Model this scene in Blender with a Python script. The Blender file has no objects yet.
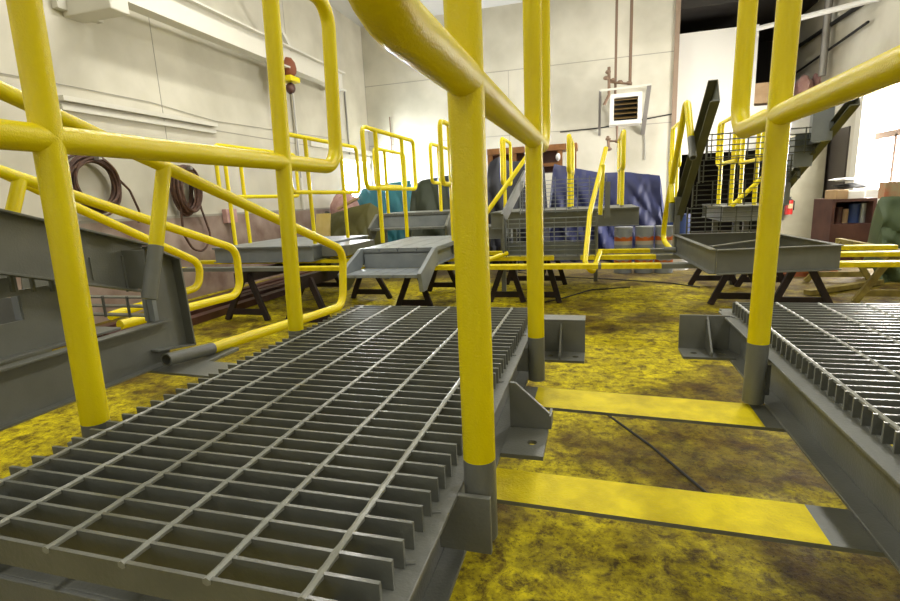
import bpy, bmesh, math, random
from mathutils import Vector as V, Matrix, noise
random.seed(7)
sc = bpy.context.scene
col = sc.collection
PI = math.pi

# ------------------------------------------------------------------ camera
F = 503.2
pitch, yaw, roll = .1975, -.2839, .0466
CAM = V((.8539, -.3313, .9176))
fw = V((math.sin(yaw)*math.cos(pitch), math.cos(yaw)*math.cos(pitch), -math.sin(pitch)))
r0 = V((math.cos(yaw), -math.sin(yaw), 0)); d0 = fw.cross(r0)
rt = math.cos(roll)*r0 + math.sin(roll)*d0
dn = -math.sin(roll)*r0 + math.cos(roll)*d0
cd = bpy.data.cameras.new('camera'); cam = bpy.data.objects.new('camera', cd); col.objects.link(cam)
cd.sensor_width = 36; cd.lens = F/900*36; cd.clip_start = .02; cd.clip_end = 200
m = Matrix((rt, -dn, -fw)).transposed().to_4x4(); m.translation = CAM
cam.matrix_world = m; sc.camera = cam

# measuring helpers: where the sight line of a photo point meets a world plane
def ray(x, y): return rt*((x-450)/F) + dn*((y-300.5)/F) + fw
def oz(x, y, z=0): d = ray(x, y); return CAM + d*((z-CAM.z)/d.z)
def oy(x, y, Y): d = ray(x, y); return CAM + d*((Y-CAM.y)/d.y)
def ox(x, y, X): d = ray(x, y); return CAM + d*((X-CAM.x)/d.x)

# ------------------------------------------------------------------ materials
def mat(name, c, rough=.5, metal=0, c2=None, nscale=8, bump=0, bscale=60, spec=.5, thresh=(.35,.65), coat=0, detail=6, emit=None, estr=0):
    m = bpy.data.materials.new(name); m.use_nodes = True
    nt = m.node_tree; b = nt.nodes['Principled BSDF']
    b.inputs['Base Color'].default_value = (*c, 1)
    b.inputs['Roughness'].default_value = rough; b.inputs['Metallic'].default_value = metal
    b.inputs['Specular IOR Level'].default_value = spec
    if coat: b.inputs['Coat Weight'].default_value = coat; b.inputs['Coat Roughness'].default_value = .12
    tc = nt.nodes.new('ShaderNodeNewGeometry')
    if c2:
        n = nt.nodes.new('ShaderNodeTexNoise'); n.inputs['Scale'].default_value = nscale; n.inputs['Detail'].default_value = detail
        nt.links.new(tc.outputs['Position'], n.inputs['Vector'])
        r = nt.nodes.new('ShaderNodeValToRGB')
        r.color_ramp.elements[0].position = thresh[0]; r.color_ramp.elements[0].color = (*c, 1)
        r.color_ramp.elements[1].position = thresh[1]; r.color_ramp.elements[1].color = (*c2, 1)
        nt.links.new(n.outputs['Fac'], r.inputs['Fac']); nt.links.new(r.outputs['Color'], b.inputs['Base Color'])
    if bump:
        n = nt.nodes.new('ShaderNodeTexNoise'); n.inputs['Scale'].default_value = bscale; n.inputs['Detail'].default_value = 3
        nt.links.new(tc.outputs['Position'], n.inputs['Vector'])
        bp = nt.nodes.new('ShaderNodeBump'); bp.inputs['Strength'].default_value = bump; bp.inputs['Distance'].default_value = .002
        nt.links.new(n.outputs['Fac'], bp.inputs['Height']); nt.links.new(bp.outputs['Normal'], b.inputs['Normal'])
    if emit:
        b.inputs['Emission Color'].default_value = (*emit, 1); b.inputs['Emission Strength'].default_value = estr
    return m

YEL = mat('yellow_paint', (.81,.66,.001), .25, c2=(.87,.73,.002), nscale=5, bump=.45, bscale=420, spec=.45)
YELB = mat('yellow_paint_flat', (.62,.49,.001), .5, c2=(.84,.69,.001), nscale=22, bump=.8, bscale=220, thresh=(.3,.6), spec=.3)
GREY = mat('grey_paint', (.145,.152,.140), .36, c2=(.18,.188,.172), nscale=9, bump=.35, bscale=220, spec=.5)
GREYL = mat('grey_paint_light', (.20,.225,.24), .42, c2=(.26,.285,.30), nscale=7, bump=.2, bscale=120)
GRATE = mat('grating_paint', (.125,.132,.115), .32, c2=(.155,.162,.142), nscale=20, bump=.35, bscale=200, spec=.8, coat=.15)
ROD = mat('rod_paint', (.24,.25,.22), .32, c2=(.30,.31,.28), nscale=30, bump=.3, bscale=150, spec=.7)
OLIVE = mat('olive_grey_paint', (.085,.09,.062), .5, c2=(.11,.115,.08), nscale=8, bump=.2)
DARKW = mat('dark_brown_timber', (.010,.006,.004), .8, c2=(.022,.009,.007), nscale=15, bump=.5, bscale=50)
WOOD = mat('stained_timber', (.16,.12,.03), .8, c2=(.30,.24,.05), nscale=12, bump=.4, bscale=50)
BROWN = mat('varnished_wood', (.22,.09,.025), .5, c2=(.32,.14,.04), nscale=10)
BLACK = mat('black_rubber', (.012,.012,.012), .6)
WALL = mat('painted_wall', (.50,.475,.38), .6, c2=(.65,.62,.515), nscale=1.7, bump=.25, bscale=25, thresh=(.3,.62))
PINKW = mat('stained_lower_wall', (.20,.125,.10), .7, c2=(.42,.33,.275), nscale=3.5, thresh=(.3,.7), bump=.3, bscale=20)
CEIL = mat('ceiling_paint', (.62,.62,.60), .7)
WHITE = mat('white_paint', (.80,.79,.74), .45)
BEAMW = mat('cream_steel', (.66,.64,.56), .45)
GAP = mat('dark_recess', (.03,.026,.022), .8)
SEAM = mat('seam_line', (.36,.34,.28), .8)  # one flat darker tone for wall seams, corner line and wire
COPPER = mat('pipe_rust', (.20,.13,.085), .5, metal=.3)
GALV = mat('galvanised', (.34,.33,.31), .45, metal=.5)
CABLE = mat('cable_brown', (.06,.03,.02), .55, c2=(.13,.06,.035), nscale=20)
RED = mat('red_paint', (.45,.02,.015), .35)
DRED = mat('dark_red_steel', (.055,.016,.012), .5, c2=(.10,.04,.028), nscale=6)
ORANGE = mat('orange_plastic', (.75,.13,.03), .5)
CARD = mat('cardboard', (.42,.28,.15), .8, c2=(.50,.35,.2), nscale=8)
PAPER = mat('white_paper', (.8,.8,.8), .6)
BLUEP = mat('blue_plastic', (.03,.06,.20), .4)
SILV = mat('tin_plate', (.36,.38,.40), .38, metal=.55, c2=(.5,.52,.54), nscale=10)
PINK = mat('pink_fabric', (.45,.25,.24), .8, c2=(.6,.38,.34), nscale=9)
def tarpm(name, a, b): return mat(name, a, .58, c2=b, nscale=1.6, bump=.5, bscale=18, detail=3)
T_NAVY = tarpm('navy_tarp', (.006,.007,.014), (.014,.016,.028))
T_BLUE = tarpm('blue_tarp', (.006,.010,.06), (.018,.026,.12))
T_GREEN = tarpm('green_tarp', (.012,.02,.008), (.03,.042,.018))
T_TEAL = tarpm('teal_tarp', (.02,.14,.19), (.04,.24,.29))
T_OLIVE = tarpm('olive_tarp', (.06,.06,.012), (.11,.10,.02))
T_MOSS = tarpm('moss_tarp', (.05,.08,.035), (.11,.15,.07))

def floor_mat():
    m = bpy.data.materials.new('paint_stained_concrete'); m.use_nodes = True
    nt = m.node_tree; N = nt.nodes; L = nt.links; b = N['Principled BSDF']
    g = N.new('ShaderNodeNewGeometry')
    def nz(scale, det=8, rough=.6, dist=0):
        n = N.new('ShaderNodeTexNoise'); n.inputs['Scale'].default_value = scale; n.inputs['Detail'].default_value = det
        n.inputs['Roughness'].default_value = rough; n.inputs['Distortion'].default_value = dist
        L.new(g.outputs['Position'], n.inputs['Vector']); return n
    def ramp(src, pts):
        r = N.new('ShaderNodeValToRGB'); e = r.color_ramp.elements
        for i, (p, c) in enumerate(pts):
            if i < 2: e[i].position = p; e[i].color = (*c, 1)
            else: x = e.new(p); x.color = (*c, 1)
        L.new(src, r.inputs['Fac']); return r
    def mix(f, a, c, mode='MIX'):
        x = N.new('ShaderNodeMix'); x.data_type = 'RGBA'; x.blend_type = mode
        if isinstance(f, float): x.inputs[0].default_value = f
        else: L.new(f, x.inputs[0])
        L.new(a, x.inputs[6]); L.new(c, x.inputs[7]); return x.outputs[2]
    base = ramp(nz(9, 10, .7, .4).outputs['Fac'], [(.32,(.016,.008,.003)), (.52,(.072,.038,.003)), (.72,(.19,.125,.005))])
    yel = ramp(nz(22, 8, .7).outputs['Fac'], [(.30,(.20,.16,.004)), (.48,(.56,.46,.002)), (.66,(.88,.75,.004))])
    big = ramp(nz(1.7, 5, .65, .3).outputs['Fac'], [(.41,(0,0,0)), (.55,(1,1,1))])
    fine = ramp(nz(17, 10, .75, .3).outputs['Fac'], [(.38,(.10,.10,.10)), (.52,(1,1,1))])
    mid = ramp(nz(5.5, 6, .65, .5).outputs['Fac'], [(.36,(0,0,0)), (.62,(1,1,1))])
    def spot(px, py, rad, val, acc):
        c = oz(px, py, 0)
        vm = N.new('ShaderNodeVectorMath'); vm.operation = 'DISTANCE'; L.new(g.outputs['Position'], vm.inputs[0]); vm.inputs[1].default_value = (c.x, c.y, 0)
        mr = N.new('ShaderNodeMapRange'); mr.interpolation_type = 'SMOOTHSTEP'; mr.inputs[1].default_value = rad; mr.inputs[2].default_value = 0; mr.inputs[3].default_value = 0; mr.inputs[4].default_value = val
        L.new(vm.outputs['Value'], mr.inputs[0]); ad = N.new('ShaderNodeMath'); ad.operation = 'ADD'; L.new(mr.outputs[0], ad.inputs[0]); L.new(acc, ad.inputs[1]); return ad.outputs[0]
    bigsrc = nz(1.9, 5, .65, .4).outputs['Fac']
    # where paint was sprayed heavily (+) and where the bare stained floor shows (-)
    for q in ((640,350,.55,.22),(600,375,.4,.2),(700,290,.7,.12),(640,300,.8,.14),(480,590,.35,.2),(560,560,.28,.16),(690,590,.3,.12),(20,450,.6,.25),(120,425,.5,.2),(270,300,1.1,.2),(560,290,.7,.15),(420,290,1.2,.18),
              (690,455,.33,-.22),(600,440,.28,-.16),(760,400,.35,-.25),(720,370,.25,-.2),(790,470,.3,-.2),(640,560,.2,-.10),(700,305,.6,-.12),(650,318,.35,-.12),(860,290,1.2,-.25),(750,290,1.1,-.16),(840,590,.25,-.1),(500,500,.2,-.06)):
        bigsrc = spot(*q, bigsrc)
    big = ramp(bigsrc, [(.42,(0,0,0)), (.58,(1,1,1))])
    a = mix(1.0, mix(.30, big.outputs[0], mid.outputs[0]), fine.outputs[0], 'MULTIPLY')
    c = mix(a, base.outputs[0], yel.outputs[0])
    grit = ramp(nz(75, 6, .8, .1).outputs['Fac'], [(.36,(.18,.15,.12)), (.47,(1,1,1))])      # crumbs and dirt specks
    c = mix(.85, c, grit.outputs[0], 'MULTIPLY')
    # bare dusty concrete further back near the walls
    sx = N.new('ShaderNodeSeparateXYZ'); L.new(g.outputs['Position'], sx.inputs[0])
    mr = N.new('ShaderNodeMapRange'); mr.inputs[1].default_value = 4.6; mr.inputs[2].default_value = 6.5; L.new(sx.outputs['Y'], mr.inputs[0])
    bare = ramp(nz(3).outputs['Fac'], [(.3,(.10,.07,.05)), (.7,(.24,.18,.14))])
    c = mix(mr.outputs[0], c, bare.outputs[0])
    # dark brown walked patches on the right side
    L.new(c, b.inputs['Base Color'])
    rr = ramp(nz(6).outputs['Fac'], [(.3,(.45,.45,.45)), (.7,(.75,.75,.75))]); L.new(rr.outputs[0], b.inputs['Roughness']); b.inputs['Specular IOR Level'].default_value = .2
    bp = N.new('ShaderNodeBump'); bp.inputs['Strength'].default_value = .7; bp.inputs['Distance'].default_value = .006
    L.new(nz(40, 8, .7).outputs['Fac'], bp.inputs['Height']); L.new(bp.outputs[0], b.inputs['Normal'])
    return m
FLOOR = floor_mat()

# ------------------------------------------------------------------ mesh building
class MB:
    def __init__(s): s.v = []; s.f = []; s.mi = []; s.cur = 0
    def add(s, vs, fs):
        o = len(s.v); s.v += [V(x) for x in vs]; s.f += [[i+o for i in f] for f in fs]; s.mi += [s.cur]*len(fs)
    def box(s, x0, x1, y0, y1, z0, z1):
        s.hexa([(x0,y0,z0),(x1,y0,z0),(x1,y1,z0),(x0,y1,z0)], [(x0,y0,z1),(x1,y0,z1),(x1,y1,z1),(x0,y1,z1)]); return s
    def hexa(s, a, b):
        n = len(a)
        s.add(list(a)+list(b), [list(range(n))[::-1], list(range(n,2*n))] + [[i,(i+1)%n,(i+1)%n+n,i+n] for i in range(n)]); return s
    def prism(s, pts, d):      # polygon pts extruded by vector d
        d = V(d); s.hexa([V(p) for p in pts], [V(p)+d for p in pts]); return s
    def bar(s, a, b, w, h, up=(0,0,1)):   # box section from a to b
        a, b = V(a), V(b); t = (b-a).normalized(); u = V(up); sd = t.cross(u)
        if sd.length < 1e-4: sd = t.cross(V((0,1,0)))
        sd.normalize(); u = sd.cross(t).normalized(); sd = sd*w/2; u = u*h/2
        s.hexa([a-sd-u, a+sd-u, a+sd+u, a-sd+u], [b-sd-u, b+sd-u, b+sd+u, b-sd+u]); return s
    def tube(s, pts, r, seg=16, closed=False, caps=True, rin=0):
        pts = [V(p) for p in pts]; n = len(pts); rings = []
        def tan(i):
            if closed: return ((pts[(i+1)%n]-pts[i]).normalized() + (pts[i]-pts[i-1]).normalized()).normalized()
            if i == 0: return (pts[1]-pts[0]).normalized()
            if i == n-1: return (pts[-1]-pts[-2]).normalized()
            return ((pts[i+1]-pts[i]).normalized() + (pts[i]-pts[i-1]).normalized()).normalized()
        t = tan(0); u = t.orthogonal().normalized(); o = len(s.v)
        for i in range(n):
            t2 = tan(i); q = t.rotation_difference(t2); u = (q @ u); u = (u - t2*u.dot(t2)).normalized(); t = t2; w = t.cross(u)
            rings.append([pts[i] + (u*math.cos(2*PI*k/seg) + w*math.sin(2*PI*k/seg))*r for k in range(seg)])
        fs = []; m = n if closed else n-1; sh = 0
        if closed:      # match the seam twist
            t2 = tan(0); q = t.rotation_difference(t2); u2 = q @ u; u0 = tan(0).orthogonal().normalized(); w0 = t2.cross(u0)
            sh = int(round(math.atan2(u2.dot(w0), u2.dot(u0))/(2*PI)*seg)) % seg
        for i in range(m):
            j = (i+1) % n
            for k in range(seg):
                k2 = (k+1) % seg; z = sh if (closed and j == 0) else 0
                fs.append([i*seg+k, i*seg+k2, j*seg+(k2+z)%seg, j*seg+(k+z)%seg])
        vs = [p for rg in rings for p in rg]
        if not closed and caps:
            if rin:      # open pipe end: ring and a short dark bore at the first end
                b0 = len(vs); t0 = tan(0)
                for rr, dd in ((rin, 0), (rin, r*2)):
                    vs += [pts[0] + (p-pts[0]).normalized()*rr + t0*dd for p in rings[0]]
                for k in range(seg):
                    k2 = (k+1) % seg
                    fs.append([k2, k, b0+k, b0+k2]); fs.append([b0+k2, b0+k, b0+seg+k, b0+seg+k2])
                fs.append([b0+seg+k for k in range(seg)][::-1])
            else: fs.append(list(range(seg))[::-1])
            fs.append([(n-1)*seg+k for k in range(seg)])
        s.add(vs, fs); return s
    def build(s, name, mats, parent=None, smooth=True, bevel=0, origin=None):
        if not isinstance(mats, (list, tuple)): mats = [mats]
        if parent is not None: org = abs_loc(parent)
        elif origin is not None: org = V(origin)
        else:
            xs = [p.x for p in s.v]; ys = [p.y for p in s.v]; zs = [p.z for p in s.v]
            org = V(((min(xs)+max(xs))/2, (min(ys)+max(ys))/2, min(zs)))
        me = bpy.data.meshes.new(name); me.from_pydata([tuple(p-org) for p in s.v], [], s.f)
        for mm in mats: me.materials.append(mm)
        for i, p in enumerate(me.polygons): p.material_index = s.mi[i]
        bm = bmesh.new(); bm.from_mesh(me); bmesh.ops.recalc_face_normals(bm, faces=bm.faces[:])
        for e in bm.edges:
            e.smooth = not (len(e.link_faces) != 2 or e.calc_face_angle(0) > .6)
        for f in bm.faces: f.smooth = smooth
        bm.to_mesh(me); bm.free()
        o = bpy.data.objects.new(name, me); col.objects.link(o)
        if parent is None: o.location = org
        else: o.parent = parent
        if bevel:
            bv = o.modifiers.new('bevel', 'BEVEL'); bv.width = bevel; bv.segments = 2; bv.limit_method = 'ANGLE'; bv.harden_normals = False
        return o
def abs_loc(o):
    p = V((0,0,0))
    while o is not None: p = p + o.location; o = o.parent
    return p
def tag(o, label, cat, group=None):
    o['label'] = label; o['category'] = cat
    if group: o['group'] = group
    return o
def thing(name, label, cat, loc, group=None):
    o = bpy.data.objects.new(name, None); o.empty_display_size = .1; col.objects.link(o); o.location = loc
    return tag(o, label, cat, group)
def struct(o): o['kind'] = 'structure'; return o
def fillet(pts, r, closed=False, n=7):
    pts = [V(p) for p in pts]; out = []; N = len(pts)
    for i in range(N):
        if not closed and i in (0, N-1): out.append(pts[i]); continue
        p = pts[i]; a = pts[i-1]; b = pts[(i+1) % N]
        ua = (a-p).normalized(); ub = (b-p).normalized(); ang = ua.angle(ub)
        if ang > PI-.02: out.append(p); continue
        d = min(r/math.tan(ang/2), (a-p).length*.48, (b-p).length*.48); rr = d*math.tan(ang/2)
        c = p + (ua+ub).normalized()*(rr/math.sin(ang/2)); s0 = p+ua*d-c; s1 = p+ub*d-c
        th = s0.angle(s1)
        for k in range(n+1):
            f = k/n; out.append(c + (s0*math.sin((1-f)*th)+s1*math.sin(f*th))/math.sin(th))
    return out
def T(pts, r, rf=.05, closed=False, seg=16, rin=0):
    return MB().tube(fillet(pts, rf, closed), r, seg, closed, True, rin)
def weld(p, r, axis=(0,0,1)):      # small bead of weld round a tube
    m = MB(); a = V(axis).normalized(); u = a.orthogonal().normalized(); w = a.cross(u)
    m.tube([V(p)+(u*math.cos(t*PI/8)+w*math.sin(t*PI/8))*r for t in range(16)], .0035, 6, True); return m

# ------------------------------------------------------------------ repeated steelwork
PR = .0212          # pipe radius
ZB, ZT = .44, .58   # underside of frames / top of decks
def channel(mb, p0, p1, side, z0, z1, fl=.035, t=.006):
    """C-channel along p0->p1 (xy), web on the line, flanges towards 'side' (xy vector)"""
    a = V((*p0, 0)); b = V((*p1, 0)); s = V((*side, 0)); up = V((0,0,1))
    def sec(P): return P
    for (o0, o1, za, zb) in ((0, t, z0, z1), (t, fl, z0, z0+t), (t, fl, z1-t, z1)):
        mb.hexa([a+s*o0+up*za, b+s*o0+up*za, b+s*o1+up*za, a+s*o1+up*za], [a+s*o0+up*zb, b+s*o0+up*zb, b+s*o1+up*zb, a+s*o1+up*zb])
def grating(mb, xs0, xs1, y0, y1, ztop, rods, depth=.032, pitch=.0297, bt=.0045, hang=0):
    n = int(round((y1-y0)/pitch))
    for j in range(n+1):
        y = y0+j*pitch
        mb.box(xs0, xs1, y-bt/2, y+bt/2, ztop-depth, ztop)
    for x in rods:      # cross rods pressed into the bars, thickened where they meet them
        mb.cur = 1; L = n*3; P = []
        for i in range(L+1):
            y = y0+(y1-y0)*i/L; r = .0052 if i % 3 == 0 else .0042
            P.append([(x+r*math.cos(a*PI/3+.5), y+(-.003 if i == 0 else .003 if i == L else 0), ztop-.0025+r*.85*math.sin(a*PI/3+.5)) for a in range(6)])
        fs = [[i*6+k, i*6+(k+1)%6, (i+1)*6+(k+1)%6, (i+1)*6+k] for i in range(L) for k in range(6)] + [[5,4,3,2,1,0],[L*6+k for k in range(6)]]
        mb.add([q for p in P for q in p], fs)
    mb.cur = 0

def guard_rail(root, x, y0, y1, posts, zbase=.47, ztop=1.50, zmid=1.04, sleeve=.575, r=PR, seg=18, rf=.075, lean=0, sl=None):
    X = lambda z: x+lean*(z-ZT)
    g = T([(X(zmid),y0,zmid),(X(zmid),y1,zmid),(X(ztop),y1,ztop),(X(ztop),y0,ztop)], r, rf, True, seg).build('rail_loop', YEL, root)
    for k, y in enumerate(posts):
        sz = sl[k] if sl else sleeve
        p = MB().tube([(X(sz),y,sz),(X(ztop),y,ztop)], r*1.0, seg).build('railing_post', YEL, root)
        zb_ = zbase if not (sl and k == 1) else .447
        s = MB().tube([(X(zb_),y,zb_),(X(sz),y,sz)], r*1.01, seg).build('post_sleeve', GREY, p)
    return g

def gusset_bracket(parent, x0, x1, yv, z0, z1, sgn=-1, gx=None, diag=None):
    """angle cleat: upright leg at yv, foot reaching towards sgn, gusset between, bolt holes in the foot"""
    t = .007; w = .085
    m = MB(); m.box(x0, x1, yv, yv+t, z0, z1)
    m.build('upright_leg', GREY, parent, bevel=.001)
    # foot with two bolt holes
    foot_plate(parent, x0, x1, yv+sgn*w, yv, z0, t, [(x0+(x1-x0)*.25, yv+sgn*w*.55), (x0+(x1-x0)*.8, yv+sgn*w*.55)])
    gx = gx or (x0+x1)/2
    g = MB().prism([(gx, yv, z1-.003), (gx, yv, z0+t), (gx, yv+sgn*w*.95, z0+t), (gx, yv+sgn*w*.95, z0+t+.012)], (.006,0,0))
    g.build('gusset', GREY, parent, bevel=.001)
def foot_plate(parent, x0, x1, ya, yb, z0, t, holes, name='foot_plate'):
    ya, yb = min(ya,yb), max(ya,yb)
    bm = bmesh.new(); n = 16; r = .0095
    # plate with round holes: split in strips round each hole
    xs = sorted(h[0] for h in holes); cuts = [x0] + [(a+b)/2 for a, b in zip(xs, xs[1:])] + [x1]
    m = MB()
    for i, h in enumerate(sorted(holes)):
        a, b = cuts[i], cuts[i+1]
        outer = []
        for k in range(n):
            th = 2*PI*k/n+PI/n; c, s = math.cos(th), math.sin(th)
            tt = min(((b-h[0]) if c > 0 else (a-h[0]))/c if abs(c) > 1e-6 else 9, ((yb-h[1]) if s > 0 else (ya-h[1]))/s if abs(s) > 1e-6 else 9)
            outer.append((h[0]+c*tt, h[1]+s*tt))
        # snap nearest to the corners
        for cx in (a, b):
            for cy in (ya, yb):
                k = min(range(n), key=lambda q: (outer[q][0]-cx)**2+(outer[q][1]-cy)**2); outer[k] = (cx, cy)
        inner = [(h[0]+r*math.cos(2*PI*k/n+PI/n), h[1]+r*math.sin(2*PI*k/n+PI/n)) for k in range(n)]
        vs = [(*p, z0+t) for p in outer]+[(*p, z0+t) for p in inner]+[(*p, z0) for p in outer]+[(*p, z0) for p in inner]
        fs = []
        for k in range(n):
            q = (k+1) % n
            fs += [[k, q, n+q, n+k], [2*n+q, 2*n+k, 3*n+k, 3*n+q], [n+k, n+q, 3*n+q, 3*n+k], [q, k, 2*n+k, 2*n+q]]
        m.add(vs, fs)
    return m.build(name, GREY, parent, smooth=False)

# ================================================================== FOREGROUND PLATFORMS
# --- left platform
LP = thing('grated_platform', 'large grey bar-grating platform in the left foreground between two yellow railings', 'platform', (.37, .6, ZB), 'grated steel platforms')
g = MB(); grating(g, .070, .670, 0, 1.188, ZT, [.1016*k for k in range(1, 7)])
g.build('grating', [GRATE, ROD], LP)
m = MB()
channel(m, (.652,-.02), (.652,1.215), (1,0), ZB, ZT-.032, .037)
channel(m, (.088,-.02), (.088,1.215), (-1,0), ZB, ZT-.032, .037)
channel(m, (.095,.030), (.645,.030), (0,1), ZB, .490, .075)
channel(m, (.058,1.215), (.682,1.215), (0,1), ZB, ZT-.032, .035)
m.box(.094,.646,.40,.406,ZB,ZT-.034); m.box(.094,.646,.80,.806,ZB,ZT-.034)
# grating seat angle along each side
m.box(.615,.652,-.02,1.215,ZT-.040,ZT-.033); m.box(.094,.125,-.02,1.215,ZT-.040,ZT-.033)
m.build('channel_frame', GREY, LP, smooth=False, bevel=.0012)
# post mounting plates
MB().box(.662,.731,.226,.234,.468,.547).build('post_bracket', GREY, LP, bevel=.001)
MB().box(.662,.70,.925,.932,.468,.53).build('post_bracket', GREY, LP, bevel=.001)
MB().box(.0,.08,.245,.252,.46,.545).build('post_bracket', GREY, LP, bevel=.001)
MB().box(.0,.08,.896,.903,.46,.545).build('post_bracket', GREY, LP, bevel=.001)
guard_rail(LP, .712, -.03, 1.17, [.258, .93], zbase=.474, seg=28, rf=.085, zmid=1.049, sl=[.586,.563])
guard_rail(LP, .038, -.05, 1.18, [.272, .885], zbase=.47, seg=24, rf=.07, ztop=1.515, zmid=1.036, lean=.035)
# welds of bar ends on the flange
for j in (3, 6, 11, 16, 21, 27, 33):
    y = j*.0297
    MB().tube([(.655,y+.004,.5485),(.668,y+.005,.5492),(.678,y+.009,.5485)], .0025, 6).build('weld_bead', GREY, LP)
# near gusset bracket with single hole
foot_plate(LP, .690, .768, .52, .64, .443, .008, [(.742,.572)])
MB().prism([(.690,.633,.547),(.690,.633,.451),(.770,.633,.451),(.770,.633,.485),(.702,.633,.547)], (0,.009,0)).build('gusset', GREY, LP, bevel=.001)
MB().box(.768,.774,.633,.675,.451,.480).build('gusset_return', GREY, LP, bevel=.001)
gusset_bracket(LP, .700, .830, 1.17, .443, .541, -1, gx=.758)
MB().box(.70,.830,1.17,1.235,.541,.549).build('top_flange', GREY, LP)

# --- right platform
RP = thing('grated_platform', 'grey bar-grating platform at the right edge of the photo beside one yellow railing post', 'platform', (1.56, .6, ZB), 'grated steel platforms')
g = MB(); grating(g, 1.252, 1.90, -.15, -.15+49*.0297, ZT, [1.262+.1055*k for k in range(6)])
g.build('grating', [GRATE, ROD], RP)
m = MB()
channel(m, (1.262,-.18), (1.262,1.33), (-1,0), ZB, ZT-.032, .042)
channel(m, (1.888,-.18), (1.888,1.33), (1,0), ZB, ZT-.032, .037)
channel(m, (1.23,-.18), (1.92,-.18), (0,-1), ZB, ZT-.032, .035)
channel(m, (1.23,1.33), (1.92,1.33), (0,1), ZB, ZT-.032, .035)
m.box(1.268,1.882,.40,.406,ZB,ZT-.034); m.box(1.268,1.882,.80,.806,ZB,ZT-.034)
m.build('channel_frame', GREY, RP, smooth=False, bevel=.0012)
MB().box(1.19,1.23,.868,.874,.46,.53).build('post_bracket', GREY, RP, bevel=.001)
guard_rail(RP, 1.198, -.25, 1.16, [.05, .86], zbase=.455, seg=24, rf=.07, zmid=1.052, sl=[.58,.583], lean=.012)
gusset_bracket(RP, 1.10, 1.235, 1.25, .443, .552, -1, gx=1.172)
MB().prism([(1.235,1.25,.552),(1.235,1.25,.443),(1.262,1.20,.443),(1.262,1.20,.548)], (.006,.004,0)).build('gusset', GREY, RP, bevel=.001)

# ================================================================== CROSS BEAMS
def cross_beam(y0, y1, segs, z1, th, label, x0, x1, slope=0):
    """flat bars: segs = x ranges that stayed masked grey"""
    m = MB(); xs = sorted({x0, x1, *[v for s in segs for v in s if x0 < v < x1]})
    for a, b in zip(xs, xs[1:]):
        mid = (a+b)/2; m.cur = 1 if any(s[0] <= mid <= s[1] for s in segs) else 0
        ya, yb = -slope*(a-.7), -slope*(b-.7)
        m.hexa([(a,y0+ya,z1-th),(b,y0+yb,z1-th),(b,y1+yb,z1-th),(a,y1+ya,z1-th)], [(a,y0+ya,z1),(b,y0+yb,z1),(b,y1+yb,z1),(a,y1+ya,z1)])
    for i, f in enumerate(m.f):      # near beams: grey side faces paint in the shade on their edges
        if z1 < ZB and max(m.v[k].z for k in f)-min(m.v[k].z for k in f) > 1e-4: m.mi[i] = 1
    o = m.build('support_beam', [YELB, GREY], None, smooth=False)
    return tag(o, label, 'beam', 'yellow support beams laid on the sawhorses')
G1 = [(-9,.64),(1.205,9)]
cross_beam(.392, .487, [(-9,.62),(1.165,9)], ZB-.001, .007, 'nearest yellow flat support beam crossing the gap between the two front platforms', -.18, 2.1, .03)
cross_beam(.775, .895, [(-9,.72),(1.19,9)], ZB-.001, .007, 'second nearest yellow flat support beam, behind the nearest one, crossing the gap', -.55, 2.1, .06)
cross_beam(3.20, 3.29, [(.88,.9),(1.28,1.5),(-2.6,-1.5)], ZB, .03, 'long yellow support beam in front of the middle stair, first of the far row', -2.9, 3.1)
cross_beam(3.70, 3.79, [(.55,.75),(1.3,2.2)], ZB, .03, 'long yellow support beam under the middle stair, second of the far row', -2.9, 3.0)
cross_beam(4.12, 4.21, [(.55,.72),(1.3,2.2)], ZB, .03, 'long yellow support beam behind the middle stair, third of the far row', -2.9, 3.0)

# ================================================================== SAWHORSES
def sawhorse(x, y0, y1, label, mt=DARKW, ztop=.41, spread=.15, rot=False, group='dark sawhorses under the steelwork', brace=True):
    root = thing('sawhorse', label, 'sawhorse', (x, (y0+y1)/2, 0), group)
    tm = MB(); f = (lambda a, b, c: V((x+b, a, c))) if not rot else (lambda a, b, c: V((a-(y0+y1)/2+x, b+(y0+y1)/2, c)))
    tm.bar(f(y0,0,ztop-.045), f(y1,0,ztop-.045), .05, .09); tm.build('top_beam', mt, root, smooth=False)
    i = .12
    for yy, dy in ((y0+i, -.05), (y1-i, .05)):
        for s in (-1, 1):
            MB().bar(f(yy, s*.018, ztop-.03), f(yy+dy, s*spread, .0), .045, .03, up=(0,1,0) if not rot else (1,0,0)).build('leg', mt, root, smooth=False)
        if brace: MB().bar(f(yy+dy*.8, -spread*.85, .07), f(yy+dy*.8, spread*.85, .07), .02, .05).build('brace', mt, root, smooth=False)
    return root
sawhorse(.11, 3.95, 5.0, 'dark timber sawhorse under the middle stair, left of the big front post', brace=True)
sawhorse(.44, 3.95, 5.0, 'dark timber sawhorse under the middle stair, just right of the second front post', spread=.13)
sawhorse(-1.95, 3.1, 4.6, 'dark sawhorse under the left end of the light blue-grey far platform', spread=.2)
sawhorse(-1.25, 2.9, 4.2, 'dark sawhorse beside the right end of the light blue-grey far platform', spread=.2)
sawhorse(-.62, 3.55, 4.6, 'dark sawhorse beneath the stepped platform in the middle left', spread=.16)
sawhorse(1.95, 3.95, 5.0, 'dark brown sawhorse under the right stair, with its legs seen left of the right post', spread=.2)
sawhorse(2.33, 3.8, 4.9, 'dark brown sawhorse under the right stair, legs crossing right of the right post', spread=.2)
sawhorse(.37, .25, 1.0, 'dark sawhorse carrying the beams under the left front platform', spread=.16, brace=False)
sawhorse(1.66, .25, 1.0, 'dark sawhorse carrying the beams under the right front platform', spread=.05, brace=False)
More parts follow.
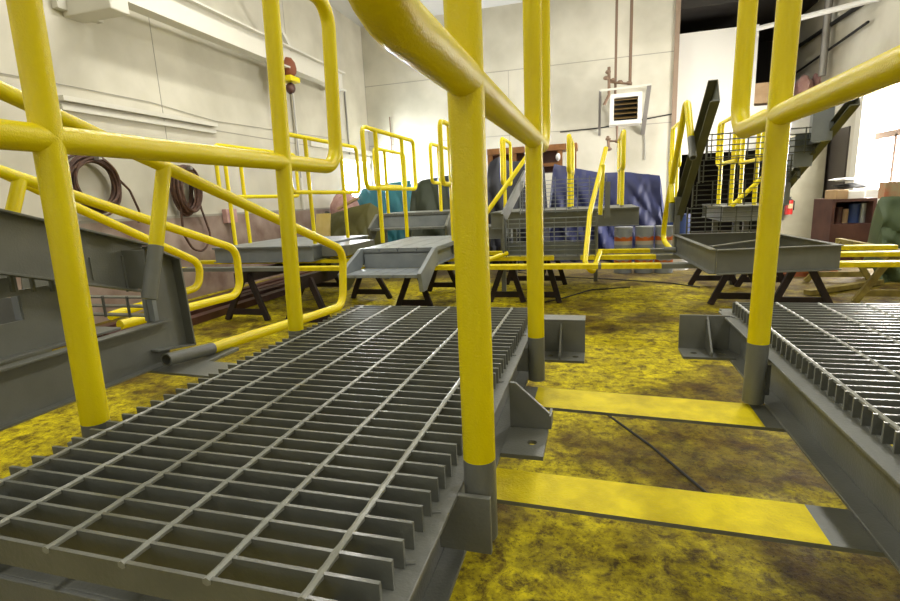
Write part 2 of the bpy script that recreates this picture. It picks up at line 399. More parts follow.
sawhorse(-.90, -.75, .08, 'dark sawhorse under the leftmost stair unit', spread=.05, brace=False)
# yellow stained sawhorse at right
w = oz(836, 300, 0)
sawhorse(3.05, 4.1, 5.2, 'yellow-stained wooden sawhorse at the far right with overspray on its legs', WOOD, ztop=.40, spread=.26, group=None)

# ================================================================== LEFT STAIR UNIT
SX = -.462
LS = thing('stair_unit', 'grey steel stair unit at the left edge with sloping channel stringers and yellow handrails', 'stair', (-.75, .6, ZB), 'upturned steel stair units')
def plate(name, pts, d, mt=GREY, parent=LS, bevel=.001): return MB().prism(pts, d).build(name, mt, parent, smooth=False, bevel=bevel)
m = MB(); channel(m, (SX-.035,-.35), (SX-.035,.95), (1,0), ZB, .58, .035); channel(m, (-1.02,-.35), (-1.02,.95), (-1,0), ZB, .58, .035)
m.box(-1.02,SX-.035,.06,.066,ZB,.58); m.build('base_channel', GREY, LS, smooth=False, bevel=.001)
def sloped_channel(parent, x, side, a, b, depth, mt=GREY, fl=.035, t=.006, name='stringer'):
    """a,b = (y,z) of the top edge"""
    m = MB(); a = V((x, *a)); b = V((x, *b)); d = (b-a).normalized(); dnv = V((0, -d.z, d.y))
    if dnv.z > 0: dnv = -dnv
    s = V((side, 0, 0))
    for (o0, o1, u0, u1) in ((0, t, 0, depth), (t, fl, 0, t), (t, fl, depth-t, depth)):
        m.hexa([a+s*o0+dnv*u0, b+s*o0+dnv*u0, b+s*o1+dnv*u0, a+s*o1+dnv*u0], [a+s*o0+dnv*u1, b+s*o0+dnv*u1, b+s*o1+dnv*u1, a+s*o1+dnv*u1])
    return m.build(name, mt, parent, smooth=False, bevel=.001)
pt = lambda x, y, X=SX: (lambda q: (q.y, q.z))(ox(x, y, X))
a0 = pt(0, 209); a1 = pt(147, 244)
sl = ((a1[1]-a0[1])/(a1[0]-a0[0])); ext = -.9
A = (a0[0]+ext, a0[1]+sl*ext)
sloped_channel(LS, SX-.035, 1, A, (a1[0]+.01, a1[1]), .15)
sloped_channel(LS, -1.02, -1, A, (a1[0]+.01, a1[1]), .15)
# end channel (upright piece at the far end)
e0 = pt(150, 246); e1 = pt(180, 258); e2 = pt(196, 345); e3 = pt(158, 352)
for X, s in ((SX-.036, 1), (-1.019, -1)):
    mm = MB(); P = [V((X, *p)) for p in (e0, e1, e2, e3)]
    mm.prism(P, (s*.005,0,0))
    def rim(i, j):
        u = (P[j]-P[i]).normalized(); n = V((0, -u.z, u.y)); c = (P[0]+P[2])/2
        if (c-P[i]).dot(n) < 0: n = -n
        mm.hexa([P[i], P[j], P[j]+n*.006, P[i]+n*.006], [P[i]+V((s*.038,0,0)), P[j]+V((s*.038,0,0)), P[j]+n*.006+V((s*.038,0,0)), P[i]+n*.006+V((s*.038,0,0))])
    rim(1, 2); rim(0, 1); rim(2, 3)
    mm.build('end_channel', GREY, LS, smooth=False, bevel=.001)
# foot plate pad below the end channel, and clip angle beside the sleeve
q0 = ox(130, 378, SX)
MB().box(-.50,-.36,.86,1.12,.425,.437).build('foot_pad', GREY, LS, bevel=.002)
yv, zv = pt(96, 250); yb_, zb_ = pt(92, 285)
MB().box(SX-.03,SX-.024,yv-.003,yv+.003,zb_+.01,zv-.02).build('stiffener', GREY, LS)
MB().box(SX-.03,SX-.024,pt(130,262)[0]-.003,pt(130,262)[0]+.003,pt(130,298)[1]+.015,pt(130,250)[1]-.015).build('stiffener', GREY, LS)
# inner pieces: grating treads standing on edge, a side plate with a window, tread and riser plates
def tread(yy, z0, z1, xa=-1.01):
    mm = MB(); nb = int((z1-z0)/.03)
    for j in range(nb+1):
        z = z0+j*.03; mm.box(xa,SX-.04, yy-.016, yy+.016, z-.002, z+.002)
    for q in range(6):
        x = -1.0+q*.1016; mm.box(x-.003,x+.003,yy-.018,yy-.012,z0-.005,z0+nb*.03+.005)
    mm.build('tread_grating', GRATE, LS, smooth=False)
tread(.93,.595,.68); tread(.10,.66,.90)
XS = SX-.07
w0, w1 = ox(-12,297,XS), ox(20,297,XS); wz0, wz1 = ox(10,323,XS).z, ox(10,297,XS).z; pe = ox(70,300,XS).y
MB().box(XS-.006,XS,-.3,w0.y,.585,.80).box(XS-.006,XS,w1.y,pe,.585,.745).box(XS-.006,XS,w0.y,w1.y,.585,wz0).box(XS-.006,XS,w0.y,w1.y,wz1,.78).build('side_plate', GREY, LS, smooth=False)
MB().box(XS-.03,XS-.006,w1.y-.002,w1.y+.02,wz0,wz1).build('clip_angle', GREYL, LS)
hk = MB()
for px in (12, 33, 52): q = ox(px, 280, SX-.05); MB().box(SX-.06,SX-.05,q.y-.003,q.y+.003,q.z-.03,q.z+.01).build('tread_hook', OLIVE, LS)
MB().box(-1.01,SX-.04,.20,.80,.583,.590).build('tread_plate', GREY, LS, bevel=.001)
MB().box(-1.01,SX-.075,pe-.007,pe,.59,.70).build('riser_plate', GREY, LS, bevel=.001)
MB().box(SX-.05,SX-.01,.895,.91,.585,.70).build('clip_angle', GREYL, LS, bevel=.001)
# near handrail A
RX = -.40
def onx(pts, X): return [ox(*p, X) for p in pts]
hp = onx([(0,90),(335,247),(352,264),(330,306),(213,349)], RX)
d = (hp[1]-hp[0]).normalized()
zt = .96
path = [hp[0]-d*1.2, hp[0], ox(343,250,RX), ox(343,306,RX), ox(212,348.5,RX)]
hr = T(path, PR*.92, .085, seg=24).build('handrail', YEL, LS)
e_ = ox(166, 360, RX); s_ = ox(212, 348.5, RX)
MB().tube([e_, s_], PR*.95, 24, rin=PR*.75).build('pipe_end', GREY, hr)
MB().tube([ox(164,166,RX), ox(156,246,RX)], PR*.98, 24).build('handrail_post', YEL, LS)
MB().tube([ox(156,246,RX), ox(149,299,RX)], PR*1.0, 24, rin=PR*.8).build('post_sleeve', GREY, LS)
MB().box(SX-.03,RX-.01,pt(132,270)[0],pt(132,270)[0]+.006,.70,.815).build('sleeve_bracket', GREY, LS, bevel=.001)
# far handrails B and C
XB = -1.03
bp = [ox(0,171,XB), ox(229,247,XB), ox(246,262,XB), ox(240,298,XB), ox(150,322,XB)]
d = (bp[1]-bp[0]).normalized()
T([bp[0]-d*1.0, bp[0], ox(236,249,XB), ox(241,294,XB), ox(120,325,XB)], PR*.95, .085, seg=18).build('handrail', YEL, LS)
MB().tube([ox(20,180,XB), ox(12,215,XB)], PR, 18).build('handrail_post', YEL, LS)
XC = -1.30
cp = [ox(0,176,XC), ox(147,240,XC)]
d = (ox(185,258,XC)-ox(80,209,XC)).normalized()
T([ox(80,209,XC)-d*1.3, ox(80,209,XC), ox(200,263,XC), ox(199,287,XC), ox(110,316,XC)], PR*.95, .07, seg=18).build('middle_handrail', YEL, LS)

# ================================================================== FAR PLATFORMS
def platform(label, x0, x1, y0, y1, deck='plate', mt=GREYL, zt=ZT, zb=ZB, rails=(), name='steel_platform'):
    root = thing(name, label, 'platform', ((x0+x1)/2, (y0+y1)/2, zb))
    m = MB()
    if deck == 'plate':
        m.box(x0, x1, y0, y1, zt-.008, zt); m.build('deck_plate', mt, root, smooth=False)
    elif deck == 'planks':
        n = 4; w = (x1-x0)/n
        for k in range(n): m.box(x0+k*w+.004, x0+(k+1)*w-.004, y0, y1, zt-.025, zt)
        m.build('deck_planks', mt, root, smooth=False)
    f = MB(); zt2 = zt-.009 if deck == 'plate' else zt-.026
    channel(f, (x0,y0+.04), (x1,y0+.04), (0,-1), zb, zt2, .037); channel(f, (x0,y1-.04), (x1,y1-.04), (0,1), zb, zt2, .037)
    channel(f, (x0+.04,y0+.04), (x0+.04,y1-.04), (-1,0), zb, zt2, .037); channel(f, (x1-.04,y0+.04), (x1-.04,y1-.04), (1,0), zb, zt2, .037)
    f.build('channel_frame', mt, root, smooth=False)
    for (x, ya, yb, posts) in rails:
        guard_rail(root, x, ya, yb, posts, zbase=zb+.03, sleeve=zt, ztop=zt+.93, zmid=zt+.46, r=.019, seg=10, rf=.06)
    return root
# far left platform with two railings
FL = platform('light blue-grey far platform on sawhorses by the left wall, railed on both sides', -2.55, -1.52, 3.55, 4.75, mt=GREYL,
    rails=((-2.50,3.70,5.02,[3.82,4.04]), (-1.60,3.48,4.78,[3.77,4.42])))
# two drawers-like plates seen at its right end
MB().box(-1.50,-1.25,3.7,4.3,.47,.565).build('side_bracket', GREY, FL, bevel=.004)

def stepped(label, x0, x1, y0, y1, rails, mt=GREYL, zs=.16, ext=.26, zt=ZT):
    root = platform(label, x0, x1, y0, y1, 'planks', mt, rails=rails, name='stepped_platform', zt=zt, zb=zt-.14)
    # riser, lower tread and slanted side stringers
    MB().box(x0+.03,x1-.03,y0-.012,y0-.004,zt-zs,zt-.04).build('riser_plate', GREYL, root)
    mm = MB()
    for k in range(6):
        w = (x1-x0-.04)/6; mm.box(x0+.02+k*w+.003, x0+.02+(k+1)*w-.003, y0-ext, y0-.02, zt-zs-.02, zt-zs)
    mm.build('tread', mt, root, smooth=False)
    for X in (x0-.01, x1-.02):
        P = [(X,y0+.02,zt),(X,y0-.03,zt),(X,y0-ext-.02,zt-zs+.01),(X,y0-ext+.02,zt-zs-.12),(X,y0-ext+.09,zt-zs-.12),(X,y0+.02,zt-.10)]
        MB().prism(P, (.03,0,0)).build('side_stringer', mt, root, smooth=False, bevel=.003)
    return root
stepped('grey stepped platform left of the big front post, with a lower tread facing the camera', -.87, -.27, 3.2, 4.35,
        ((-.90,3.45,4.63,[3.70,4.30]), (-.28,3.50,4.60,[3.75,4.35])), zs=.15, ext=.36)
# second stepped platform behind
stepped('smaller grey stepped platform further back in front of the green tarp', -1.62, -.70, 5.25, 6.2, (), mt=GREY, zt=.79)
S2 = [o for o in col.objects if o.name.startswith('stepped_platform')][-1]
for X in (-1.52, -.86):
    guard_rail(S2, X, 5.05, 6.0, [5.35,5.9], zbase=.68, sleeve=.79, ztop=1.52, zmid=1.11, r=.019, seg=10, rf=.06)
for (lx, ly) in ((-1.6,5.3),(-.76,5.3),(-1.6,6.1),(-.76,6.1)): MB().box(lx,lx+.05,ly,ly+.05,0,.65).build('leg', GREY, S2)


# ================================================================== MIDDLE STAIR
def vert_grate(parent, x0, x1, y, z0, z1, pitch=.036, dx=.09, skew=0, mt=GREY):
    mm = MB(); n = int((z1-z0)/pitch)
    for j in range(n+1):
        z = z0+j*pitch; mm.bar((x0,y,z), (x1,y+skew,z), .028, .005)
    k = int((x1-x0)/dx)
    for i in range(k+1):
        x = x0+.02+i*dx; yy = y+skew*(x-x0)/(x1-x0); mm.box(x-.003,x+.003,yy-.017,yy-.010,z0-.01,z1)
    mm.box(x0-.006,x0,y-.02,y+.02,z0-.012,z1); mm.box(x1,x1+.006,y+skew-.02,y+skew+.02,z0-.012,z1)
    return mm.build('tread_grating', mt, parent, smooth=False)
MS = thing('stair_unit', 'grey steel stair unit in the middle distance with upright grating treads and yellow handrails', 'stair', (.5, 3.8, ZB), 'upturned steel stair units')
vert_grate(MS, .17, .86, 3.72, .452, .74, mt=GREYL)
vert_grate(MS, .25, .94, 4.00, .78, 1.06, .032, mt=GREYL)
MB().box(.17,.86,3.735,3.742,.452,.55).build('riser_plate', GREYL, MS)
MB().bar((.155,3.70,.45),(.155,3.70,.77),.012,.10,up=(0,1,0)).bar((.155,3.69,.755),(.285,4.10,1.10),.02,.085).build('stringer', GREY, MS, smooth=False)
MB().bar((.875,3.70,.45),(.875,3.70,.77),.012,.10,up=(0,1,0)).build('stringer', GREY, MS, smooth=False)
# left handrail
T([oy(530,152,4.1), oy(470,236,3.6), oy(478,264,3.45), oy(507,253,3.7)], .019, .06, seg=12).build('handrail', YEL, MS)
T([oy(606,148,4.15), oy(590,212,3.70), oy(585,262,3.35), oy(592,274,3.3), oy(600,252,3.6)], .019, .06, seg=12).build('handrail', YEL, MS)
MB().tube([oy(603,165,4.0), oy(600,215,3.95)], .019, 12).build('handrail_post', YEL, MS)
MB().box(.93,.97,3.9,3.94,.72,1.0).build('clip_angle', GREY, MS)
# raised platform behind it
RPF = platform('raised grey channel platform standing behind the middle stair', -.07, 1.22, 4.28, 5.3, 'plate', GREY, zt=.785, zb=.63, name='raised_platform')
for X in (.63, 1.085):
    P = [(X,4.36,.98),(X,5.1,.98),(X,5.1,1.42),(X,4.36,1.42)]
    guard_rail(RPF, X, 4.36, 5.2, [4.50, 5.0], zbase=.70, sleeve=.80, ztop=1.42, zmid=1.12, r=.020, seg=10, rf=.05)
for (lx, ly) in ((.0,4.4),(.0,5.15),(.85,5.15)):
    MB().box(lx,lx+.04,ly,ly+.04,0,.63).build('leg', GREY, RPF)
# small railed platform far behind, left of the raised one
SP = platform('small far platform with two narrow yellow railing loops beside the dark tarp', -.55, -.05, 5.3, 5.88, 'plate', GREY, zt=.60, zb=.46,
    rails=((-.50,5.2,5.75,[5.35]), (-.10,5.15,5.75,[5.3])))

# ================================================================== RIGHT STAIR
RS = thing('stair_unit', 'tall dark grey stair unit on the right, stringers rising steeply above its open frame', 'stair', (1.8, 3.3, ZB), 'upturned steel stair units')
m = MB()
c0, c1, c2, c3 = V((1.51,2.76,0)), V((2.16,2.92,0)), V((2.10,3.9,0)), V((1.46,3.9,0))
def chan2(m, a, b, inward, z0=ZB, z1=ZT, fl=.035):
    n = V((inward[0], inward[1], 0)).normalized(); channel(m, a.xy, b.xy, n.xy, z0, z1, fl)
chan2(m, c0, c1, (0,-1)); chan2(m, c3, c2, (0,-1)); chan2(m, c0, c3, (-1,0)); chan2(m, c1, c2, (-1,0))
m.bar((1.53,3.05,.565),(2.08,3.62,.565),.03,.006)
m.build('base_frame', GREY, RS, smooth=False, bevel=.001)
MB().box(1.44,1.475,3.84,3.93,.44,.86).build('corner_upright', GREY, RS)
MB().tube([V((1.36,3.75,.475)), V((1.44,3.72,.475))], .022, 14, rin=.016).build('pipe_end', GREY, RS)
def stringer_r(x, lo, hi, w=.125):
    return sloped_channel(RS, x, -1, lo, hi, w, OLIVE, .05)
lo = pt(668, 215, 1.47); hi = pt(716, 86, 1.47)
sloped_channel(RS, 1.50, -1, (4.0,.80), (2.92,1.50), .15, OLIVE, .05)
sloped_channel(RS, 2.13, -1, (4.0,.78), (2.82,1.335), .05, OLIVE, .045)
# grating treads on edge between the stringers
for (y, z0, z1) in ((3.80,.60,.78),(3.62,.80,.96),(3.42,.96,1.10),(3.22,1.10,1.24)):
    vert_grate(RS, 1.52, 2.09, y, z0, z1, .034, .10, mt=OLIVE)
for (x0_, y0_, x1_, y1_) in ((772,163,789,205),(794,138,812,166),(817,108,832,140)):
    A_ = ox(x0_, y0_, 2.10); B_ = ox(x1_, y1_, 2.10)
    MB().box(2.07,2.10,B_.y,A_.y,B_.z,A_.z).box(2.0,2.07,B_.y,B_.y+.006,B_.z,A_.z).build('tread_end_plate', GREYL, RS, smooth=False)
# handrail with grey open tip
HX = 1.42
T([ox(667,247,HX+.02)+V((0,-.25,0)), V((HX,4.35,.50)), V((HX,4.25,.68)), ox(687,98,HX), ox(691,138,HX)], .021, .07, seg=14).build('handrail', YEL, RS)
MB().tube([ox(693,158,HX), ox(691,138,HX)], .022, 14, rin=.016).build('handrail_tip', GREY, RS)
MB().tube([ox(671,162,HX), ox(672,203,HX)], .021, 14).build('handrail_post', YEL, RS)
MB().tube([ox(672,203,HX), ox(671,222,HX)], .0215, 14).build('post_sleeve', GREYL, RS)
# railed landing behind the right stair
LB = platform('far landing with a short yellow railing seen through the right stair grating', 2.0, 2.5, 4.9, 5.9, 'plate', GREY, zt=.74, zb=.60, name='far_landing')
guard_rail(LB, 2.30, 4.95, 5.75, [5.1,5.6], zbase=.63, sleeve=.74, ztop=1.56, zmid=1.15, r=.02, seg=10, rf=.05)
guard_rail(LB, 2.10, 4.95, 5.75, [5.1,5.6], zbase=.63, sleeve=.74, ztop=1.56, zmid=1.15, r=.02, seg=10, rf=.05)
T([(2.05,4.85,.74),(2.35,4.85,1.05)], .02, .05, seg=10).build('handrail', YEL, LB)
for (lx, ly) in ((2.1,4.95),(2.4,4.95),(2.1,5.8),(2.4,5.8)): MB().box(lx,lx+.05,ly,ly+.05,0,.60).build('leg', GREY, LB)
# far yellow railing left of the right stair
TR = thing('tall_railing', 'yellow far railing loop on posts behind the left side of the right stair', 'railing', (1.75, 6.4, 0))
T([(1.78,6.1,1.18),(1.78,6.8,1.18),(1.78,6.8,1.66),(1.78,6.1,1.66)], .02, .06, True, 10).build('rail_loop', YEL, TR)
for y in (6.25, 6.65): MB().tube([(1.78,y,0),(1.78,y,1.66)], .02, 10).build('railing_post', YEL, TR)

# ================================================================== ROOM
W = 9.0
cn = oy(366, 100, W); XL = cn.x; XR = 4.2; ZC = oy(420, 18, W).z
YN, YF = -4.0, 12.0
def S(mb, name, mt, **k): return struct(mb.build(name, mt, smooth=False, **k))
S(MB().box(XL-.3, XR+.3, YN-.2, YF+.2, -.2, 0), 'floor', FLOOR)
S(MB().box(XL-.3, XR+.3, YN-.2, YF+.2, ZC, ZC+.2), 'ceiling', CEIL)
# left wall with daylight opening near the far corner
wz0, wz1 = .95, ox(343, 160, XL).z; wy0, wy1 = ox(343,170,XL).y, 8.85
zp = ox(245, 213, XL).z
m = MB(); t = .2
m.box(XL-t, XL, YN, wy0, zp, ZC); m.box(XL-t, XL, wy1, YF, zp, ZC); m.box(XL-t, XL, wy0, wy1, wz1, ZC)
m.box(XL-t, XL, wy0, wy1, zp, wz0) if wz0 > zp else None
S(m, 'wall_left', WALL)
S(MB().box(XL-t, XL+.03, YN, YF, 0, zp), 'wall_left_lower', PINKW)
S(MB().box(XL-t-.02, XL-t, wy0-.05, wy1+.05, .9, wz1+.05).box(XL-.1, XL-.07, (wy0+wy1)/2-.02, (wy0+wy1)/2+.02, wz0, wz1), 'window_1',
  mat('bright_daylight_glass', (.8,.85,.9), .3, emit=(.93,.97,1), estr=9))
S(MB().box(XL, XL+.05, wy0-.1, wy1+.05, wz1, wz1+.10), 'trim_1', BEAMW)
# back wall up to the recess
xr = oy(675, 60, W).x
S(MB().box(XL, xr, W, W+.2, 0, ZC), 'wall_back', WALL)
S(MB().box(xr-.02, xr+.05, W-.04, W+.22, 0, ZC), 'trim_2', mat('corner_trim', (.28,.2,.14), .6))
# recess behind
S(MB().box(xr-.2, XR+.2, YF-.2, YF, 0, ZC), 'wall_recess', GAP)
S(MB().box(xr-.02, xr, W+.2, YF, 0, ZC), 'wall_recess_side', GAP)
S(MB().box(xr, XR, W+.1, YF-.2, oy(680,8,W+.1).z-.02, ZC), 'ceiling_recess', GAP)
# white bulkhead panel
zt_, zb_ = oy(680, 34, 9.3).z, oy(700, 150, 9.3).z
S(MB().box(xr, oy(757,60,9.3).x, 9.3, 9.42, zb_, zt_), 'wall_bulkhead', WHITE)
S(MB().box(oy(757,60,9.3).x, oy(862,60,9.3).x, 9.3, 9.42, zb_, oy(780,104,9.3).z), 'wall_ledge', WHITE)
S(MB().box(xr, oy(760,150,9.3).x, 9.24, 9.3, zb_-.06, zb_), 'trim_3', WHITE)
# right wall with doorway
dy0, dy1 = ox(905,100,XR).y-.9, ox(866,100,XR).y; dz = ox(866,93,XR).z
m = MB(); m.box(XR, XR+t, YN, dy0, 0, ZC); m.box(XR, XR+t, dy1, YF, 0, ZC); m.box(XR, XR+t, dy0, dy1, dz, ZC)
S(m, 'wall_right', WALL)
S(MB().box(XR-.03, XR, dy1, dy1+.16, 0, dz+.1).box(XR-.03, XR, dy0, dy1+.16, dz, dz+.1), 'trim_4', BEAMW)
S(MB().box(XR+t+.0, XR+t+.02, dy0-.1, dy1+.1, .8, dz), 'window_2', mat('bright_daylight_door', (.9,.9,.85), .3, emit=(1,.98,.93), estr=7))
S(MB().box(XR+.05, XR+t, dy0, dy1, 0, .8), 'door_1', WHITE)
dd0, dd1 = ox(851,126,XR).y, ox(838,133,XR).y
S(MB().box(XR-.02, XR, dd0, dd1+.25, 0, ox(851,126,XR).z), 'door_2', mat('dark_door', (.055,.045,.035), .5))
# pier at right, behind the stair
S(MB().box(oy(779,200,8.6).x, oy(822,200,8.6).x, 8.6, 8.9, 0, 1.62), 'wall_pier', mat('pier_paint', (.30,.285,.20), .6, c2=(.38,.36,.26), nscale=3))
S(MB().box(XL-.2, XR+.2, YN-.2, YN, 0, ZC), 'wall_near', WALL)
# panel seams on the walls (thin battens standing proud)
sm = MB()
z1 = oy(366,87,W).z; z2 = oy(450,140,W).z
for z in (z1, z2): sm.box(XL, xr-.02, W-.004, W, z-.006, z+.006)
for px in (448, 508): x = oy(px, 60, W).x; sm.box(x-.004, x+.004, W-.003, W, 1.2, z1)
sm.box(XL, XL+.005, W-.006, W, 0, ZC)
S(sm, 'trim_5', SEAM)
sm = MB(); 
for px in (288, 155): y = ox(px, 60, XL).y; sm.box(XL, XL+.003, y-.003, y+.003, zp, ZC)
sm.box(XL, XL+.004, 2.5, W, ox(213,130,XL).z-.005, ox(213,130,XL).z+.005)
sm.box(XL, XL+.035, YN, W, zp-.012, zp+.012)
S(sm, 'trim_6', SEAM)
# hanging wire line on left wall
T([ox(-40,65,XL+.01), ox(0,73,XL+.01), ox(75,87,XL+.01), ox(150,102,XL+.01), ox(215,121,XL+.01), ox(275,130,XL+.01), ox(345,140,XL+.01)], .005, .3, seg=6)
w_ = T([ox(-40,65,XL+.01), ox(0,73,XL+.01), ox(75,87,XL+.01), ox(150,102,XL+.01), ox(215,121,XL+.01), ox(275,130,XL+.01), ox(345,140,XL+.01)], .004, .3, seg=6).build('wall_wire', SEAM)
tag(w_, 'thin wire stapled across the left wall above the long conduit', 'wire')

# ================================================================== WALL-MOUNTED THINGS
# crane rail on the left wall
CR = thing('crane_beam', 'cream steel jib beam running along the upper left wall from a wall bracket', 'beam', (XL, 5, 2.4))
Xc = XL+.35
b0 = ox(122, -8, Xc); b1 = ox(343, 92, Xc); top0 = ox(130,-40,Xc)
zb = (ox(125,4,Xc).z+ox(343,92,Xc).z)/2; ya = ox(118,4,Xc).y; yb = ox(343,92,Xc).y; h = .26
MB().box(Xc-.07,Xc+.07,ya,yb,zb,zb+.02).box(Xc-.006,Xc+.006,ya,yb,zb+.02,zb+h).box(Xc-.07,Xc+.07,ya,yb,zb+h,zb+h+.02).build('i_beam', BEAMW, CR, smooth=False)
MB().box(XL,XL+.50,ya-.22,ya-.04,zb-.14,zb-.005).build('wall_bracket', BEAMW, CR, smooth=False, bevel=.01)
MB().box(XL,XL+.06,ya-.3,ya+.1,zb-.1,zb+.5).build('back_plate', BEAMW, CR, smooth=False)
MB().bar((Xc,yb-1.4,zb+h),(Xc,yb-2.6,ZC-.01),.05,.05).build('tie_rod', BEAMW, CR)
MB().bar((XL,yb-.05,zb+.1),(Xc,yb-.05,zb+.1),.06,.12).build('end_bracket', BEAMW, CR)
HO = thing('chain_hoist', 'rusty orange chain hoist with a yellow band hanging from the cream jib beam', 'hoist', ox(290,82,Xc))
p = ox(289, 72, Xc); 
def blob(c, r, sx=1, sy=1, sz=1, seed=0, amp=.12, sub=2):
    bm = bmesh.new(); bmesh.ops.create_icosphere(bm, subdivisions=sub, radius=1)
    mm = MB(); vs = []
    for v in bm.verts:
        n = 1+amp*noise.noise(v.co*1.7+V((seed,0,0))); vs.append(V(c)+V((v.co.x*sx, v.co.y*sy, v.co.z*sz))*r*n)
    mm.add(vs, [[x.index for x in f.verts] for f in bm.faces]); bm.free(); return mm
blob(p+V((0,0,.05)), .12, .8, 1, 1.1, 3).build('motor_housing', mat('rust', (.22,.06,.02), .6), HO)
MB().box(p.x-.09,p.x+.09,p.y-.11,p.y+.11,p.z-.13,p.z-.06).build('yellow_band', YEL, HO, bevel=.01)
blob(p+V((0,0,-.2)), .075, .8, .9, 1.0, 5).build('hook_block', DRED, HO)
MB().tube([p+V((0,0,.05)), V((p.x,p.y,zb+.01))], .02, 8).build('hanger', BLACK, HO)
MB().tube([p+V((.02,.0,-.25)), V((p.x+.02,p.y,1.3))], .008, 8).build('chain', GALV, HO)
# long conduit/strip
y0_, y1_ = ox(57,98,XL).y, ox(213,127,XL).y; z_ = ox(140,115,XL).z
cs = thing('wall_rail', 'long narrow cream double strip fixed to the left wall above the cable coils', 'rail', (XL+.03, (y0_+y1_)/2, z_))
MB().box(XL,XL+.07,y0_,y1_,z_+.0,z_+.04).build('upper_strip', BEAMW, cs, smooth=False); MB().box(XL,XL+.04,y0_,y1_,z_-.07,z_-.025).build('lower_strip', BEAMW, cs, smooth=False)
z_ = ox(330,147,XL).z
o = MB().box(XL,XL+.05,ox(308,140,XL).y,ox(372,150,XL).y,z_-.04,z_+.04).build('wall_duct', BEAMW, smooth=False); tag(o, 'short cream duct on the left wall near the far corner above the window', 'duct')
# cable coils
def coil(px, py, R, n, name, label, seed, sag=1.0):
    rnd = random.Random(seed); c = ox(px, py, XL+.09); mm = MB()
    root = thing(name, label, 'cable', (XL+.09, c.y, c.z-R))
    for k in range(n):
        rr = R*(1+rnd.uniform(-.12,.10)); ph = rnd.uniform(0,6); cx = rnd.uniform(-.06,.07); oy_ = rnd.uniform(-.02,.02); oz_ = rnd.uniform(-.03,.01)
        mm.tube([V((XL+.09+cx+.01*math.sin(a*2+ph), c.y+oy_+rr*math.cos(a), c.z+oz_+rr*sag*math.sin(a)*(1+.06*math.sin(a+ph)))) for a in [2*PI*i/36 for i in range(36)]], .011, 6, True)
    mm.build('cable_loops', CABLE, root)
    MB().bar((XL,c.y,c.z+R*.95*sag),(XL+.2,c.y,c.z+R*.98*sag),.03,.03).build('wall_hook', GALV, root)
    return root, c
r1, c1_ = coil(95, 184, .215, 14, 'cable_coil', 'dark round coil of cable hanging on the left wall nearer the camera', 2)
T([c1_+V((0,.18,.1)), c1_+V((0,.33,-.05)), c1_+V((0,.40,-.25)), c1_+V((0,.37,-.35))], .01, .1, seg=6).build('loose_end', CABLE, r1)
r2, c2_ = coil(186, 190, .13, 16, 'cable_coil', 'narrow dense bundle of brown cable hanging on the left wall beside the junction box', 5, 1.7)
T([c2_+V((0,-.1,-.1)), c2_+V((0,-.12,-.45)), c2_+V((0,-.02,-.62)), c2_+V((0,.14,-.66)), c2_+V((0,.27,-.5)), c2_+V((0,.18,-.2)), c2_+V((0,.12,.1))], .012, .12, seg=6).build('hanging_loop', CABLE, r2)
# junction box with conduit down
jb = ox(228, 216, XL+.04); J = thing('junction_box', 'rusty junction box with a conduit running down the stained lower left wall', 'electrical box', (XL, jb.y, jb.z-.1))
MB().box(XL+.035,XL+.10,jb.y-.09,jb.y+.09,jb.z-.08,jb.z+.08).build('box_body', PINK, J, bevel=.006)
MB().tube([(XL+.07,jb.y,jb.z-.08),(XL+.07,jb.y+.02,.05)], .012, 8).build('conduit', COPPER, J)
# picture hook frame / little bracket near window
# conduit vertical on left wall
y_ = ox(293, 120, XL).y; o = MB().tube([(XL+.03,y_,zp),(XL+.03,y_,2.6)], .025, 8).build('wall_conduit', BEAMW); tag(o, 'pale vertical conduit on the left wall right of the first far railing', 'conduit')
y_ = ox(345, 110, XL).y; o = MB().tube([(XL+.02,y_,1.7),(XL+.02,y_,2.85)], .015, 8).build('wall_conduit', GALV); tag(o, 'thin dark vertical conduit on the left wall below the end of the jib beam', 'conduit')
x_ = oy(391, 130, W).x; o = MB().tube([(x_,W-.03,1.1),(x_,W-.03,oy(391,117,W).z)], .012, 8).build('standpipe', COPPER); tag(o, 'short rusty standpipe on the back wall behind the stepped platform railing', 'pipe')

# unit heater on the back wall
HT = thing('unit_heater', 'white louvred unit heater hung on the back wall between copper pipes', 'heater', (oy(626,105,W).x, W-.3, oy(626,122,W).z))
hy = W-.55
def H(x, y, Y=hy): return oy(x, y, Y)
x0, x1 = H(610,105).x, H(642,105).x; z0, z1 = H(625,124).z, H(625,93).z
m = MB(); fr = .06
m.box(x0,x1,hy,hy+.35,z0,z0+fr).box(x0,x1,hy,hy+.35,z1-fr,z1).box(x0,x0+fr,hy,hy+.35,z0+fr,z1-fr).box(x1-fr,x1,hy,hy+.35,z0+fr,z1-fr).box(x0+fr,x1-fr,hy+.2,hy+.34,z0+fr,z1-fr)
m.build('casing', WHITE, HT, smooth=False, bevel=.004)
MB().box(x0+fr,x1-fr,hy+.15,hy+.19,z0+fr,z1-fr).build('core', BLACK, HT)
for k in range(5):
    z = z0+fr+(z1-z0-2*fr)*(k+.5)/5
    MB().hexa([(x0+fr,hy+.01,z-.008),(x1-fr,hy+.01,z-.008),(x1-fr,hy+.10,z+.03),(x0+fr,hy+.10,z+.03)], [(x0+fr,hy+.01,z),(x1-fr,hy+.01,z),(x1-fr,hy+.10,z+.038),(x0+fr,hy+.10,z+.038)]).build('louvre', mat('brass_louvre', (.16,.10,.03), .5, metal=.2) if k == 0 else bpy.data.materials['brass_louvre'], HT, smooth=False)
xa, xb = H(600,100).x, H(650,100).x; zt_ = H(620,90).z
